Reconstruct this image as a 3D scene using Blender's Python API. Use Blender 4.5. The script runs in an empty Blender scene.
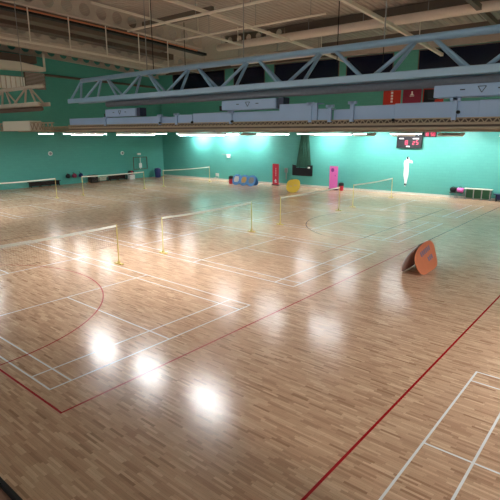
import bpy, bmesh, math, random
from mathutils import Vector, Matrix
random.seed(7)
C = bpy.context.scene.collection
R = math.radians
PI = math.pi

# ------------------------------------------------------------------ camera geometry (surveyed from the court lines)
CAM_H = 4.87
F = 474.0
PITCH = math.atan(117/474.0)
THX = math.atan(407/488.0)
ct, st, cp, sp = math.cos(THX), math.sin(THX), math.cos(PITCH), math.sin(PITCH)
def ray(x, y):
    u = (x-250)/F; v = (250-y)/F
    fw = cp+v*sp; up = -sp+v*cp
    return Vector((fw*ct+u*st, fw*st-u*ct, up))
CAM = Vector((0, 0, CAM_H))
def floor_at(x, y, z=0):
    r = ray(x, y); return CAM + r*((z-CAM_H)/r.z)
def hit(x, y, pt, n):            # where a sight line meets a real plane of the hall
    r = ray(x, y); n = Vector(n); return CAM + r*((Vector(pt)-CAM).dot(n)/r.dot(n))
# hall: end wall (very slightly out of square), left wall
EW0 = Vector((38.5, 8, 0)); EW1 = Vector((36.55, 43.6, 0))
ed = (EW1-EW0).normalized(); en = Vector((-ed.y, ed.x, 0))      # en points into the hall (-X)
if en.x > 0: en = -en
EANG = math.atan2(ed.y, ed.x) - PI/2
def ew(x, y, off=0.0):
    return hit(x, y, EW0 + en*off, en)
YL = 43.6
def lw(x, y, off=0.0):
    return hit(x, y, (0, YL-off, 0), (0, 1, 0))
YR = -17.0
XB = -4.0
def ewx(Y): return EW0.x + (Y-EW0.y)*ed.x/ed.y
def zb(X): return 11.95-0.001*X*X       # underside of the arched roof beams
DECK = 1.15

# ------------------------------------------------------------------ mesh builder
class MB:
    def __init__(s): s.bm = bmesh.new()
    def quad(s, pts):
        vs = [s.bm.verts.new(Vector(p)) for p in pts]; return s.bm.faces.new(vs)
    def box(s, x0, x1, y0, y1, z0, z1, mat=None):
        P = [(x0,y0,z0),(x1,y0,z0),(x1,y1,z0),(x0,y1,z0),(x0,y0,z1),(x1,y0,z1),(x1,y1,z1),(x0,y1,z1)]
        v = [s.bm.verts.new((mat @ Vector(p)) if mat else p) for p in P]
        for f in ((0,3,2,1),(4,5,6,7),(0,1,5,4),(1,2,6,5),(2,3,7,6),(3,0,4,7)):
            s.bm.faces.new([v[i] for i in f])
        return s
    def bar(s, a, b, w, h=None):
        h = h or w; a = Vector(a); b = Vector(b); d = (b-a).normalized()
        up = Vector((0,0,1)) if abs(d.z) < .99 else Vector((1,0,0))
        sd = d.cross(up).normalized(); u = sd.cross(d)
        v = []
        for p in (a, b):
            for i, j in ((-1,-1),(1,-1),(1,1),(-1,1)):
                v.append(s.bm.verts.new(p + sd*i*w/2 + u*j*h/2))
        for f in ((0,1,2,3),(7,6,5,4),(0,4,5,1),(1,5,6,2),(2,6,7,3),(3,7,4,0)):
            s.bm.faces.new([v[i] for i in f])
        return s
    def tube(s, pts, r, n=8):
        pts = [Vector(p) for p in pts]; rings = []
        for i, p in enumerate(pts):
            d = (pts[min(i+1, len(pts)-1)]-pts[max(i-1, 0)]).normalized()
            up = Vector((0,0,1)) if abs(d.z) < .95 else Vector((1,0,0))
            a = d.cross(up).normalized(); b = a.cross(d)
            rr = r[i] if isinstance(r, (list, tuple)) else r
            rings.append([s.bm.verts.new(p + a*math.cos(2*PI*k/n)*rr + b*math.sin(2*PI*k/n)*rr) for k in range(n)])
        for i in range(len(rings)-1):
            for k in range(n):
                s.bm.faces.new((rings[i][k], rings[i][(k+1)%n], rings[i+1][(k+1)%n], rings[i+1][k]))
        s.bm.faces.new(rings[0][::-1]); s.bm.faces.new(rings[-1])
        return s
    def prism(s, pts, d):           # pts: planar outline, d: thickness vector
        d = Vector(d); a = [s.bm.verts.new(Vector(p)) for p in pts]; b = [s.bm.verts.new(Vector(p)+d) for p in pts]
        n = len(pts)
        s.bm.faces.new(a[::-1]); s.bm.faces.new(b)
        for i in range(n): s.bm.faces.new((a[i], a[(i+1)%n], b[(i+1)%n], b[i]))
        return s
    def lathe(s, prof, n=16, c=(0,0,0)):
        rings = [[s.bm.verts.new((c[0]+r*math.cos(2*PI*k/n), c[1]+r*math.sin(2*PI*k/n), c[2]+z)) for k in range(n)] for r, z in prof]
        for i in range(len(rings)-1):
            for k in range(n):
                s.bm.faces.new((rings[i][k], rings[i][(k+1)%n], rings[i+1][(k+1)%n], rings[i+1][k]))
        s.bm.faces.new(rings[0][::-1]); s.bm.faces.new(rings[-1])
        return s
    def build(s, name, mat, parent=None, smooth=False, bevel=0, keep_normals=False):
        """coordinates are those of the hall; a parent's place is taken off"""
        if not keep_normals: bmesh.ops.recalc_face_normals(s.bm, faces=s.bm.faces[:])
        off = Vector((0,0,0)); p = parent
        while p is not None:
            off += p.location; p = p.parent
        for v in s.bm.verts: v.co -= off
        me = bpy.data.meshes.new(name); s.bm.to_mesh(me); s.bm.free()
        me.materials.append(mat)
        if smooth:
            for f in me.polygons: f.use_smooth = True
        o = bpy.data.objects.new(name, me); C.objects.link(o)
        if parent: o.parent = parent
        if bevel:
            m = o.modifiers.new('bevel', 'BEVEL'); m.width = bevel; m.segments = 2; m.limit_method = 'ANGLE'
        return o
def tag(o, label=None, cat=None, group=None, kind=None):
    if label: o['label'] = label
    if cat: o['category'] = cat
    if group: o['group'] = group
    if kind: o['kind'] = kind
    return o
def thing(name, label, cat, loc, group=None, rz=0):
    o = bpy.data.objects.new(name, None); C.objects.link(o); o.location = loc; o.rotation_euler.z = rz
    o.empty_display_size = .2
    return tag(o, label, cat, group)
def struct(o): o['kind'] = 'structure'; return o
def copy_tree(o, parent=None):
    c = o.copy(); C.objects.link(c); c.parent = parent
    for ch in list(o.children): copy_tree(ch, c)
    return c

# ------------------------------------------------------------------ materials
def mat(name, col, rough=.5, metal=0, spec=.5, bump=0, bscale=40, var=0, coat=0):
    m = bpy.data.materials.new(name); m.use_nodes = True
    nt = m.node_tree; b = nt.nodes['Principled BSDF']
    b.inputs['Base Color'].default_value = (*col, 1); b.inputs['Roughness'].default_value = rough
    b.inputs['Metallic'].default_value = metal; b.inputs['Specular IOR Level'].default_value = spec
    b.inputs['Coat Weight'].default_value = coat
    tc = nt.nodes.new('ShaderNodeTexCoord')
    nz = nt.nodes.new('ShaderNodeTexNoise'); nz.inputs['Scale'].default_value = bscale; nz.inputs['Detail'].default_value = 4
    nt.links.new(tc.outputs['Object'], nz.inputs['Vector'])
    if var:
        mx = nt.nodes.new('ShaderNodeMix'); mx.data_type = 'RGBA'
        mx.inputs[6].default_value = (*[c*(1-var) for c in col], 1); mx.inputs[7].default_value = (*[min(1, c*(1+var)) for c in col], 1)
        nt.links.new(nz.outputs['Fac'], mx.inputs[0]); nt.links.new(mx.outputs[2], b.inputs['Base Color'])
    if bump:
        bp = nt.nodes.new('ShaderNodeBump'); bp.inputs['Strength'].default_value = bump; bp.inputs['Distance'].default_value = .01
        nt.links.new(nz.outputs['Fac'], bp.inputs['Height']); nt.links.new(bp.outputs['Normal'], b.inputs['Normal'])
    return m
def emis(name, col, s):
    m = bpy.data.materials.new(name); m.use_nodes = True
    nt = m.node_tree; b = nt.nodes['Principled BSDF']
    b.inputs['Base Color'].default_value = (.8,.8,.8,1)
    b.inputs['Emission Color'].default_value = (*col, 1); b.inputs['Emission Strength'].default_value = s
    return m

def floor_material():
    m = bpy.data.materials.new('maple_strip_floor'); m.use_nodes = True
    nt = m.node_tree; N = nt.nodes; L = nt.links; b = N['Principled BSDF']
    tc = N.new('ShaderNodeTexCoord'); sx = N.new('ShaderNodeSeparateXYZ'); L.new(tc.outputs['Object'], sx.inputs[0])
    def mth(op, a, bb=None):
        n = N.new('ShaderNodeMath'); n.operation = op
        for i, v in enumerate((a, bb)):
            if v is None: continue
            if isinstance(v, (int, float)): n.inputs[i].default_value = v
            else: L.new(v, n.inputs[i])
        return n.outputs[0]
    W, LEN = .047, .36
    row = mth('FLOOR', mth('DIVIDE', sx.outputs['X'], W))
    wn = N.new('ShaderNodeTexWhiteNoise'); wn.noise_dimensions = '1D'; L.new(row, wn.inputs['W'])
    yy = mth('ADD', mth('DIVIDE', sx.outputs['Y'], LEN), mth('MULTIPLY', wn.outputs['Value'], 17.3))
    colid = mth('FLOOR', yy)
    cb = N.new('ShaderNodeCombineXYZ'); L.new(row, cb.inputs[0]); L.new(colid, cb.inputs[1])
    w2 = N.new('ShaderNodeTexWhiteNoise'); w2.noise_dimensions = '2D'; L.new(cb.outputs[0], w2.inputs['Vector'])
    ramp = N.new('ShaderNodeValToRGB'); L.new(w2.outputs['Value'], ramp.inputs[0])
    e = ramp.color_ramp.elements
    e[0].position = 0; e[0].color = (.370,.205,.120,1)
    e[1].position = 1; e[1].color = (.740,.500,.330,1)
    for p, c in ((.06,(.470,.270,.168,1)),(.30,(.570,.348,.222,1)),(.80,(.650,.412,.268,1))):
        x = e.new(p); x.color = c
    # grain along the strips
    mp = N.new('ShaderNodeMapping'); mp.inputs['Scale'].default_value = (60, 3, 1); L.new(tc.outputs['Object'], mp.inputs[0])
    nz = N.new('ShaderNodeTexNoise'); nz.inputs['Scale'].default_value = 1; nz.inputs['Detail'].default_value = 5; L.new(mp.outputs[0], nz.inputs['Vector'])
    mx = N.new('ShaderNodeMix'); mx.data_type = 'RGBA'; mx.blend_type = 'MULTIPLY'; mx.inputs[0].default_value = .35
    L.new(ramp.outputs[0], mx.inputs[6]); L.new(nz.outputs['Fac'], mx.inputs[7])
    gm = N.new('ShaderNodeMix'); gm.data_type = 'RGBA'; gm.blend_type = 'MULTIPLY'; gm.inputs[0].default_value = 1
    L.new(mx.outputs[2], gm.inputs[6]); gm.inputs[7].default_value = (1.2,1.2,1.2,1)
    # seams
    fx = mth('FRACT', mth('DIVIDE', sx.outputs['X'], W)); fy = mth('FRACT', yy)
    seam = mth('MAXIMUM', mth('LESS_THAN', fx, .035), mth('LESS_THAN', fy, .006))
    sm = N.new('ShaderNodeMix'); sm.data_type = 'RGBA'; L.new(mth('MULTIPLY', seam, .5), sm.inputs[0])
    L.new(gm.outputs[2], sm.inputs[6]); sm.inputs[7].default_value = (.09,.045,.025,1)
    L.new(sm.outputs[2], b.inputs['Base Color'])
    # worn lacquer
    n3 = N.new('ShaderNodeTexNoise'); n3.inputs['Scale'].default_value = .6; n3.inputs['Detail'].default_value = 3; L.new(tc.outputs['Object'], n3.inputs['Vector'])
    r = mth('ADD', mth('MULTIPLY', n3.outputs['Fac'], .08), .17)
    L.new(r, b.inputs['Roughness'])
    b.inputs['Specular IOR Level'].default_value = .33
    bp = N.new('ShaderNodeBump'); bp.inputs['Strength'].default_value = .25; bp.inputs['Distance'].default_value = .0015
    L.new(w2.outputs['Value'], bp.inputs['Height']); L.new(bp.outputs['Normal'], b.inputs['Normal'])
    return m

def wall_material():
    m = bpy.data.materials.new('green_painted_block'); m.use_nodes = True
    nt = m.node_tree; N = nt.nodes; L = nt.links; b = N['Principled BSDF']
    tc = N.new('ShaderNodeTexCoord'); sx = N.new('ShaderNodeSeparateXYZ'); L.new(tc.outputs['Object'], sx.inputs[0])
    ad = N.new('ShaderNodeMath'); ad.operation = 'ADD'; L.new(sx.outputs['X'], ad.inputs[0]); L.new(sx.outputs['Y'], ad.inputs[1])
    cb = N.new('ShaderNodeCombineXYZ'); L.new(ad.outputs[0], cb.inputs[0]); L.new(sx.outputs['Z'], cb.inputs[1])
    br = N.new('ShaderNodeTexBrick'); L.new(cb.outputs[0], br.inputs['Vector']); br.inputs['Scale'].default_value = 1
    br.inputs['Brick Width'].default_value = .45; br.inputs['Row Height'].default_value = .225; br.inputs['Mortar Size'].default_value = .008
    br.inputs['Color1'].default_value = (.095,.380,.325,1); br.inputs['Color2'].default_value = (.10,.398,.34,1); br.inputs['Mortar'].default_value = (.085,.35,.30,1)
    L.new(br.outputs['Color'], b.inputs['Base Color'])
    bp = N.new('ShaderNodeBump'); bp.inputs['Strength'].default_value = .3; bp.inputs['Distance'].default_value = .004; bp.invert = True
    L.new(br.outputs['Fac'], bp.inputs['Height']); L.new(bp.outputs['Normal'], b.inputs['Normal'])
    b.inputs['Roughness'].default_value = .45; b.inputs['Specular IOR Level'].default_value = .35
    return m

M = {}
M['floor'] = floor_material()
M['wall'] = wall_material()
M['white_line'] = mat('white_court_paint', (.86,.86,.86), .25)
M['red_line'] = mat('red_court_paint', (.36,.006,.010), .25)
M['deck'] = mat('beige_roof_deck', (.44,.385,.345), .7, var=.08, bscale=2)
M['beam'] = mat('cream_painted_steel', (.54,.475,.415), .55, var=.12, bscale=3)
M['beam_dark'] = mat('brown_painted_steel', (.13,.10,.08), .6, var=.15, bscale=3)
M['cream'] = mat('cream_enamel', (.74,.69,.61), .5)
M['duct'] = mat('pale_fabric_duct', (.72,.63,.57), .8, var=.06, bscale=3)
M['orange_pipe'] = mat('orange_conduit', (.62,.20,.10), .5)
M['blue_steel'] = mat('steel_blue_paint', (.25,.40,.58), .32, spec=.6, var=.06, bscale=4)
M['blue_panel'] = mat('powder_blue_sheet', (.33,.47,.74), .45, var=.05, bscale=3)
M['blue_dark'] = mat('slate_roll_cloth', (.12,.14,.19), .7, var=.2, bscale=12)
M['tray'] = mat('tan_galvanised_mesh', (.38,.30,.22), .5, var=.1, bscale=8)
M['navy'] = mat('navy_gantry_bracket', (.02,.03,.08), .5)
M['black'] = mat('black_plastic', (.008,.008,.010), .6, spec=.3)
M['glass'] = mat('night_window_glass', (.006,.009,.03), .15)
M['yellow'] = mat('yellow_post_enamel', (.66,.50,.16), .4)
M['net_tape'] = mat('cream_net_tape', (.78,.76,.66), .7)
M['net'] = mat('brown_net_cord', (.16,.10,.06), .8)
M['trim'] = mat('off_white_skirting', (.66,.66,.58), .4)
M['red'] = mat('red_banner_cloth', (.55,.015,.04), .5, var=.08, bscale=6)
M['pink'] = mat('magenta_banner_cloth', (.78,.16,.52), .5, var=.06, bscale=6)
M['maroon'] = mat('maroon_banner_cloth', (.24,.012,.05), .6, var=.1, bscale=6)
M['scarlet'] = mat('scarlet_banner_cloth', (.55,.03,.015), .6, var=.1, bscale=6)
M['orange'] = mat('orange_banner_cloth', (.80,.21,.08), .55, var=.06, bscale=5)
M['grey_cloth'] = mat('grey_banner_lining', (.50,.40,.37), .7)
M['mauve'] = mat('mauve_print', (.28,.20,.30), .6)
M['yellow_cloth'] = mat('yellow_banner_cloth', (.80,.56,.06), .55, var=.08, bscale=5)
M['blue_cloth'] = mat('sky_blue_banner_cloth', (.10,.32,.72), .55, var=.1, bscale=5)
M['tan_cloth'] = mat('sand_banner_print', (.72,.50,.20), .6)
M['white'] = mat('white_plastic', (.82,.82,.80), .45)
M['grey'] = mat('grey_metal', (.30,.30,.30), .4, metal=.4)
M['dark_mesh'] = mat('dark_green_netting', (.014,.075,.045), .8)
M['blue_bin'] = mat('navy_bin_plastic', (.01,.02,.12), .4)
M['green_cloth'] = mat('dark_green_vinyl', (.015,.12,.05), .5)
M['pale_seat'] = mat('pale_bench_top', (.75,.78,.66), .45)
M['purple'] = mat('purple_print', (.22,.02,.22), .6)
M['red_led'] = emis('red_led', (1,.05,.14), .40)
M['red_led'].node_tree.nodes['Principled BSDF'].inputs['Base Color'].default_value = (.25,.01,.03,1)
M['louvre'] = mat('brown_louvre', (.11,.075,.06), .6)
M['parapet'] = mat('brown_parapet_cap', (.16,.085,.055), .6, var=.1, bscale=5)
LAMP_COL = (.94, .985, 1.0)
M['lamp'] = emis('white_tube_diffuser', LAMP_COL, 50)
M['lamp_end'] = emis('white_tube_diffuser_end', LAMP_COL, 42)
M['lamp_soft'] = emis('white_tube_diffuser_dimmed', LAMP_COL, 22)

# ------------------------------------------------------------------ the room
def wall(name, p0, p1, z0, z1, th=.25):
    """a wall whose inner face runs p0-p1; thickness goes away from the hall"""
    p0 = Vector((*p0, 0)); p1 = Vector((*p1, 0)); d = (p1-p0).normalized(); n = Vector((d.y, -d.x, 0))
    mid = Vector((18, 12, 0))
    if (mid-p0).dot(n) > 0: n = -n
    b = MB(); b.prism([p0+Vector((0,0,z0)), p1+Vector((0,0,z0)), p1+Vector((0,0,z1)), p0+Vector((0,0,z1))], n*th)
    return struct(b.build(name, M['wall']))
b = MB(); b.box(.42, 39.9, YR, YL, -.2, 0); floor = struct(b.build('floor', M['floor']))
TOP = 13.2
wall('wall_end', (ewx(YR), YR), (ewx(YL), YL), 0, TOP)
wall('wall_left', (-4, YL), (ewx(YL)+.25, YL), 0, TOP)
wall('wall_right', (-4, YR), (ewx(YR)+.25, YR), 0, TOP)
wall('wall_balcony', (.43, YR), (.43, YL), -.1, 3.0)
wall('wall_back', (XB, YR), (XB, YL), 2.9, TOP)
b = MB(); b.box(-4, .42, YR, YL, 2.8, 3.0); bf = struct(b.build('floor_balcony', M['grey_cloth']))
# balcony parapet in front of the camera
b = MB(); b.box(.20, .40, YR, YL, 3.0, 3.96); pr = struct(b.build('wall_parapet', M['parapet'], bevel=.01))
b = MB(); b.box(.4005, .4105, YR, YL, 3.90, 3.968); t = b.build('edge_rail', M['black'], pr); t['label'] = 'thin black edging rail'
# skirting along the end wall
b = MB(); q0 = Vector((ewx(YR), YR, 0)); q1 = Vector((ewx(YL), YL, 0))
b.prism([q0, q1, q1+Vector((0,0,.16)), q0+Vector((0,0,.16))], en*.03); struct(b.build('baseboard_end', M['trim']))
# corrugated arched roof deck
b = MB(); xs = [XB + (40-XB)*i/14 for i in range(15)]; ys = []; y = YR
while y < YL:
    ys += [(y, 0), (y+.15, 0), (y+.18, .045), (y+.33, .045)]; y += .36
ys = [(yy, d) for yy, d in ys if yy <= YL] + [(YL, 0)]
grid = [[b.bm.verts.new((x, yy, zb(x)+DECK+d)) for yy, d in ys] for x in xs]
for i in range(len(xs)-1):
    for j in range(len(ys)-1):
        b.bm.faces.new((grid[i][j], grid[i][j+1], grid[i+1][j+1], grid[i+1][j]))
struct(b.build('ceiling', M['deck']))

# clerestory windows high on the end wall (dark: night outside)
def ewpt(Y, z, off=0): return Vector((ewx(Y), Y, z)) + en*off
for i, (ya, yb) in enumerate(((-9, 14.9), (16.9, 20.9), (21.6, 28.2), (29.3, 33.0), (34.2, 41.5))):
    b = MB(); z0, z1 = 9.45, 11.0
    b.prism([ewpt(ya,z0,.01), ewpt(yb,z0,.01), ewpt(yb,z1,.01), ewpt(ya,z1,.01)], en*.03)
    w = struct(b.build('window_%d' % (i+1), M['glass']))
    b = MB()
    for (a, c) in ((ewpt(ya,z0,.05), ewpt(yb,z0,.05)), (ewpt(ya,z1,.05), ewpt(yb,z1,.05)), (ewpt(ya,z0,.05), ewpt(ya,z1,.05)), (ewpt(yb,z0,.05), ewpt(yb,z1,.05))):
        b.bar(a, c, .06)
    b.build('window_frame', M['beam_dark'], w)

b = MB(); b.prism([ewpt(YR+.1,11.08,.0),ewpt(YL-.1,11.08,.0),ewpt(YL-.1,11.6,.0),ewpt(YR+.1,11.6,.0)], en*.5); struct(b.build('trim_1', M['deck']))

# ------------------------------------------------------------------ court markings (parts of the floor)
ZM = .0015
def strip(b, x0, y0, x1, y1, w=.040):
    a = Vector((x0,y0,0)); c = Vector((x1,y1,0)); d = (c-a).normalized(); n = Vector((-d.y, d.x, 0))*w/2
    a -= d*w/2; c += d*w/2
    b.quad([a-n+Vector((0,0,ZM)), c-n+Vector((0,0,ZM)), c+n+Vector((0,0,ZM)), a+n+Vector((0,0,ZM))])
def arc(b, cx, cy, r, a0, a1, w=.04, n=60):
    for i in range(n):
        t0 = a0+(a1-a0)*i/n; t1 = a0+(a1-a0)*(i+1)/n
        b.quad([(cx+(r-w/2)*math.cos(t0), cy+(r-w/2)*math.sin(t0), ZM), (cx+(r+w/2)*math.cos(t0), cy+(r+w/2)*math.sin(t0), ZM),
                (cx+(r+w/2)*math.cos(t1), cy+(r+w/2)*math.sin(t1), ZM), (cx+(r-w/2)*math.cos(t1), cy+(r-w/2)*math.sin(t1), ZM)])
CX = [3.9, 12.22, 20.57, 28.9]
NETY = {0: -4.56, 1: 15.05, 2: 34.7}
def court(x, yn):
    b = MB(); x1 = x+6.1; y0 = yn-6.7; y1 = yn+6.7
    for xx in (x, x1): strip(b, xx, y0, xx, y1)
    for xx in (x+.46, x1-.46): strip(b, xx, y0, xx, y1)
    for yy in (y0, y1, y0+.76, y1-.76, yn-1.98, yn+1.98): strip(b, x, yy, x1, yy)
    strip(b, x+3.05, y0, x+3.05, yn-1.98); strip(b, x+3.05, y1, x+3.05, yn+1.98)
    o = b.build('badminton_court_marking', M['white_line'], floor, keep_normals=True); o['label'] = 'white painted court lines'
for r_ in (0, 1, 2):
    for x in CX: court(x, NETY[r_])
b = MB()      # netball / hall markings in red
NX0, NX1, NY0, NY1 = 3.63, 35.6, 7.43, 22.68
for s_ in ((NX0,NY0,NX1,NY0), (NX0,NY0,NX0,NY1), (NX0,NY1,NX1,NY1)): strip(b, *s_, w=.045)
arc(b, NX0, 15.05, 4.92, -PI/2, PI/2)
strip(b, 1.2, 2.95, 35.6, 2.95, w=.05)
strip(b, 16.6, 10.0, 32.0, 10.0); arc(b, 24.35, 9.9, 4.95, 0, PI)
for v in b.bm.verts: v.co.z += .0008
o = b.build('netball_court_marking', M['red_line'], floor, keep_normals=True); o['label'] = 'red painted court lines'

# ------------------------------------------------------------------ badminton nets
def make_net():
    t = thing('badminton_net', None, 'badminton net', (0,0,0))
    for s_, x in ((1, 0), (-1, 6.1)):
        p = MB(); p.tube([(x,0,.03), (x,0,1.0), (x,0,1.5)], [.026,.024,.020], 10)
        p.tube([(x,0,1.5), (x,0,1.53)], .028, 8)
        po = p.build('post', M['yellow'], t, smooth=False); po['label'] = 'yellow steel net post'
        f_ = MB(); f_.box(x-.06, x+.06, -.22, .22, .0, .045); f_.box(min(x, x+s_*.0)-.04, x+.04, -.04, .04, .045, .12)
        f_.build('post_base', M['yellow'], po, bevel=.008)
    n = 24
    tp = MB()
    prev = None
    for i in range(n+1):
        x = 6.1*i/n; sag = .045*math.sin(PI*i/n); cur = (x, sag)
        if prev:
            for dy in (-.006, .006): pass
            tp.prism([(prev[0], -.008, 1.525-prev[1]), (cur[0], -.008, 1.525-cur[1]), (cur[0], -.008, 1.445-cur[1]), (prev[0], -.008, 1.445-prev[1])], (0,.016,0))
        prev = cur
    tp.build('net_tape', M['net_tape'], t)
    m = MB()
    for i in range(1, 76):
        x = 6.1*i/76; s_ = .045*math.sin(PI*x/6.1); m.bar((x,0,.76-s_), (x,0,1.45-s_), .0022)
    for k in range(9):
        z = .76+.69*k/9
        for i in range(8):
            xa, xb = 6.1*i/8, 6.1*(i+1)/8
            m.bar((xa,0,z-.045*math.sin(PI*xa/6.1)), (xb,0,z-.045*math.sin(PI*xb/6.1)), .0022 if k else .006)
    m.build('net_mesh', M['net'], t)
    return t
net0 = make_net()
spots = [
 (CX[0], NETY[1], 'badminton net nearest the balcony, cut off by the left edge of the photo'),
 (CX[1], NETY[1], 'badminton net in the middle of the hall, between bright floor reflections left and centre'),
 (CX[2], NETY[1], 'badminton net in front of the pink banner and the yellow pop-up sign'),
 (CX[3], NETY[1], 'badminton net closest to the hanging scoreboard on the end wall'),
 (CX[1], NETY[2], 'far badminton net at the left photo edge in front of the long wall bench'),
 (CX[2], NETY[2], 'far badminton net in front of the benches and bags on the left wall'),
 (CX[3], NETY[2], 'far badminton net by the corner, right of the navy bin'),
]
for i, (x, y, l) in enumerate(spots):
    o = net0 if i == 0 else copy_tree(net0)
    o.location = (x + (.22, .18, .05, -.02, .1, .1, .1)[i], y, ZM+.001); o.scale.x = (1, .945, 1.045, 1.02, 1, 1, 1)[i]; tag(o, l, 'badminton net', 'portable badminton nets')

# ------------------------------------------------------------------ lighting gantries and strip lamps
GX = [11.1, 19.45, 27.8, 36.0]
LZ = 4.80           # diffuser height
def gantry_far(X, y0, y1, label):
    t = thing('lighting_gantry', label, 'lighting gantry', (X, y0, LZ+.12), 'tan lighting gantries')
    b = MB(); b.box(X-.22, X+.22, y0, y1, LZ+.16, LZ+.20); b.build('tray', M['tray'], t)
    b = MB()
    for s_ in (-.24, .24):
        b.bar((X+s_, y0, LZ+.18), (X+s_, y1, LZ+.18), .05, .06); b.bar((X+s_, y0, LZ+.52), (X+s_, y1, LZ+.52), .05, .05)
    b.build('rail', M['tray'], t)
    b = MB(); n = int((y1-y0)/.35)
    for i in range(n):
        ya = y0+(y1-y0)*i/n; yb = y0+(y1-y0)*(i+.5)/n; yc = y0+(y1-y0)*(i+1)/n
        for s_ in (-.24, .24):
            b.bar((X+s_, ya, LZ+.18), (X+s_, yb, LZ+.52), .03); b.bar((X+s_, yb, LZ+.52), (X+s_, yc, LZ+.18), .03)
    b.build('lattice', M['tray'], t)
    return t
def cables(X, ys, z0, t):
    for y in ys:
        b = MB(); b.bar((X, y, z0), (X, y, zb(X)+DECK), .022); b.build('hanger_cable', M['grey'], t)

# the near blue gantry
X = GX[0]
g = thing('lighting_gantry', 'near blue-grey lighting gantry of sheet panels over a tan mesh tray', 'lighting gantry', (X, -6, LZ+.12))
XF = X-.24
# mesh tray: two tan rails with a zigzag between, closed bottom plate
b = MB()
for z, h in ((LZ+.27, .05), (LZ+.38, .025)):
    for s_ in (-.26, .26): b = MB(); b.bar((X+s_, -14, z), (X+s_, 18.9, z), .04, h); b.build('rail', M['tray'], g)
n = 210
b = MB()
for i in range(n):
    ya = -14+32.9*i/n; yb = -14+32.9*(i+.5)/n; yc = -14+32.9*(i+1)/n
    b.bar((X-.26, ya, LZ+.28), (X-.26, yb, LZ+.38), .018); b.bar((X-.26, yb, LZ+.38), (X-.26, yc, LZ+.28), .022)
b.build('lattice', M['tray'], g)
b = MB(); b.box(X-.25, X+.25, -14, 18.9, LZ+.155, LZ+.20); b.build('tray', M['tray'], g)
b = MB(); b.box(X-.21, X+.21, -14, 18.9, LZ+.20, LZ+.25); b.build('cable_bundle', M['louvre'], g)
b = MB(); b.box(X-.20, X+.20, -14, 18.9, LZ+.245, LZ+.37); b.build('cable_duct', M['louvre'], g)
# panels (y0, y1, z0, z1, forward offset)
panels = [(-14,2.9,5.19,5.53,0), (2.9,4.72,5.19,5.52,0), (4.72,5.75,5.19,5.50,0), (5.85,6.35,5.19,5.44,.05), (6.45,6.78,5.19,5.47,0), (6.8,8.0,5.19,5.62,-.02),
          (8.0,9.75,5.19,5.46,0), (9.8,11.4,5.16,5.47,-.02), (11.45,12.15,5.16,5.44,0), (12.25,13.0,5.16,5.39,.04), (13.05,16.2,5.16,5.42,0), (16.25,18.85,5.16,5.44,.02)]
for y0, y1, z0, z1, o_ in panels:
    b = MB(); b.box(XF+o_, XF+.06+o_, y0, y1, z0, z1); b.box(XF+o_, XF+.34, y0, y1, z1-.02, z1+.005)
    b.build('side_panel', M['blue_panel'], g, bevel=.008)
for y, zt in ((3.38,5.60), (5.80,5.62), (6.42,5.56), (9.78,5.50), (12.18,5.50), (13.02,5.48), (16.22,5.46), (7.0,5.64)):
    b = MB(); b.box(XF-.05, XF+.02, y-.05, y+.05, 5.14, zt); b.box(XF-.05, XF+.02, y-.11, y+.11, zt-.07, zt)
    b.build('bracket', M['blue_panel'], g, bevel=.006)
for y, z in ((4.72,5.16), (9.72,5.2), (13.0,5.2), (11.42,5.2), (3.3,5.3)):
    b = MB(); b.tube([(XF-.07, y, z), (XF-.0, y, z)], .035, 8); b.build('clamp_knob', M['black'], g)
# motor housings standing on the panels, each with a small triangular mark
def housing(y0, y1, z0, z1, label):
    t = thing('motor_housing', label, 'motor housing', (X, (y0+y1)/2, z0), 'blue motor housings on the near gantry')
    b = MB(); b.box(XF-.02, XF+.36, y0, y1, z0+.005, z1); b.build('casing', M['blue_panel'], t, bevel=.02)
    b = MB(); b.box(XF+.02, XF+.30, y0-.22, y0-.04, z0-.0, z1+.01); b.build('end_bracket', M['navy'], t)
    b = MB(); b.box(XF+.03, XF+.30, y1+.02, y1+.14, z0-.0, z0+.14); b.build('end_clamp', M['black'], t)
    yc = (y0+y1)/2; zc = (z0+z1)/2+.02; b = MB()
    for a, c in (((yc-.08, zc+.05), (yc+.08, zc+.05)), ((yc-.08, zc+.05), (yc, zc-.07)), ((yc+.08, zc+.05), (yc, zc-.07))):
        b.bar((XF-.024, a[0], a[1]), (XF-.024, c[0], c[1]), .008, .014)
    for dy in (-.35, .38): b.box(XF-.024, XF-.016, yc+dy-.05, yc+dy+.05, zc-.01, zc+.012)
    b.build('emblem', M['navy'], t)
    return t
housing(8.12, 10.15, 5.52, 5.80, 'pale blue motor housing in the middle of the near gantry, above bracketed panels')
housing(14.35, 16.2, 5.45, 5.73, 'pale blue motor housing at the left end of the near gantry')
housing(1.9, 3.86, 5.60, 5.86, 'pale blue motor housing on the near gantry at the right edge of the photo')
b = MB(); b.tube([(X,18.9,LZ+.3),(X,18.94,LZ+.3)], .02, 6); b.build('end_cap', M['cream'], g)
cables(X, (-8, -1, 5.2), 6.95, g)

# far and hidden gantries
ords = ['nearest the balcony', 'second from the balcony', 'third from the balcony', 'hard by the end wall']
t_ = gantry_far(GX[0], 21.0, 41.5, 'tan lighting gantry at far left, beyond the gap after the blue gantry')
b = MB(); b.box(GX[0]-.28, GX[0]+.28, 22.2, 25.0, LZ+.17, LZ+.62); b.build('cover_box', M['cream'], t_, bevel=.01)
names = ['second from the balcony', 'third from the balcony', 'against the end wall']
for Xg, nm in zip(GX[1:], names):
    gantry_far(Xg, -14, 18.9, 'tan lighting gantry over the near courts, row %s' % nm)
    gantry_far(Xg, 21.0, 41.5, 'tan lighting gantry over the far courts, row %s' % nm)

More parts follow.
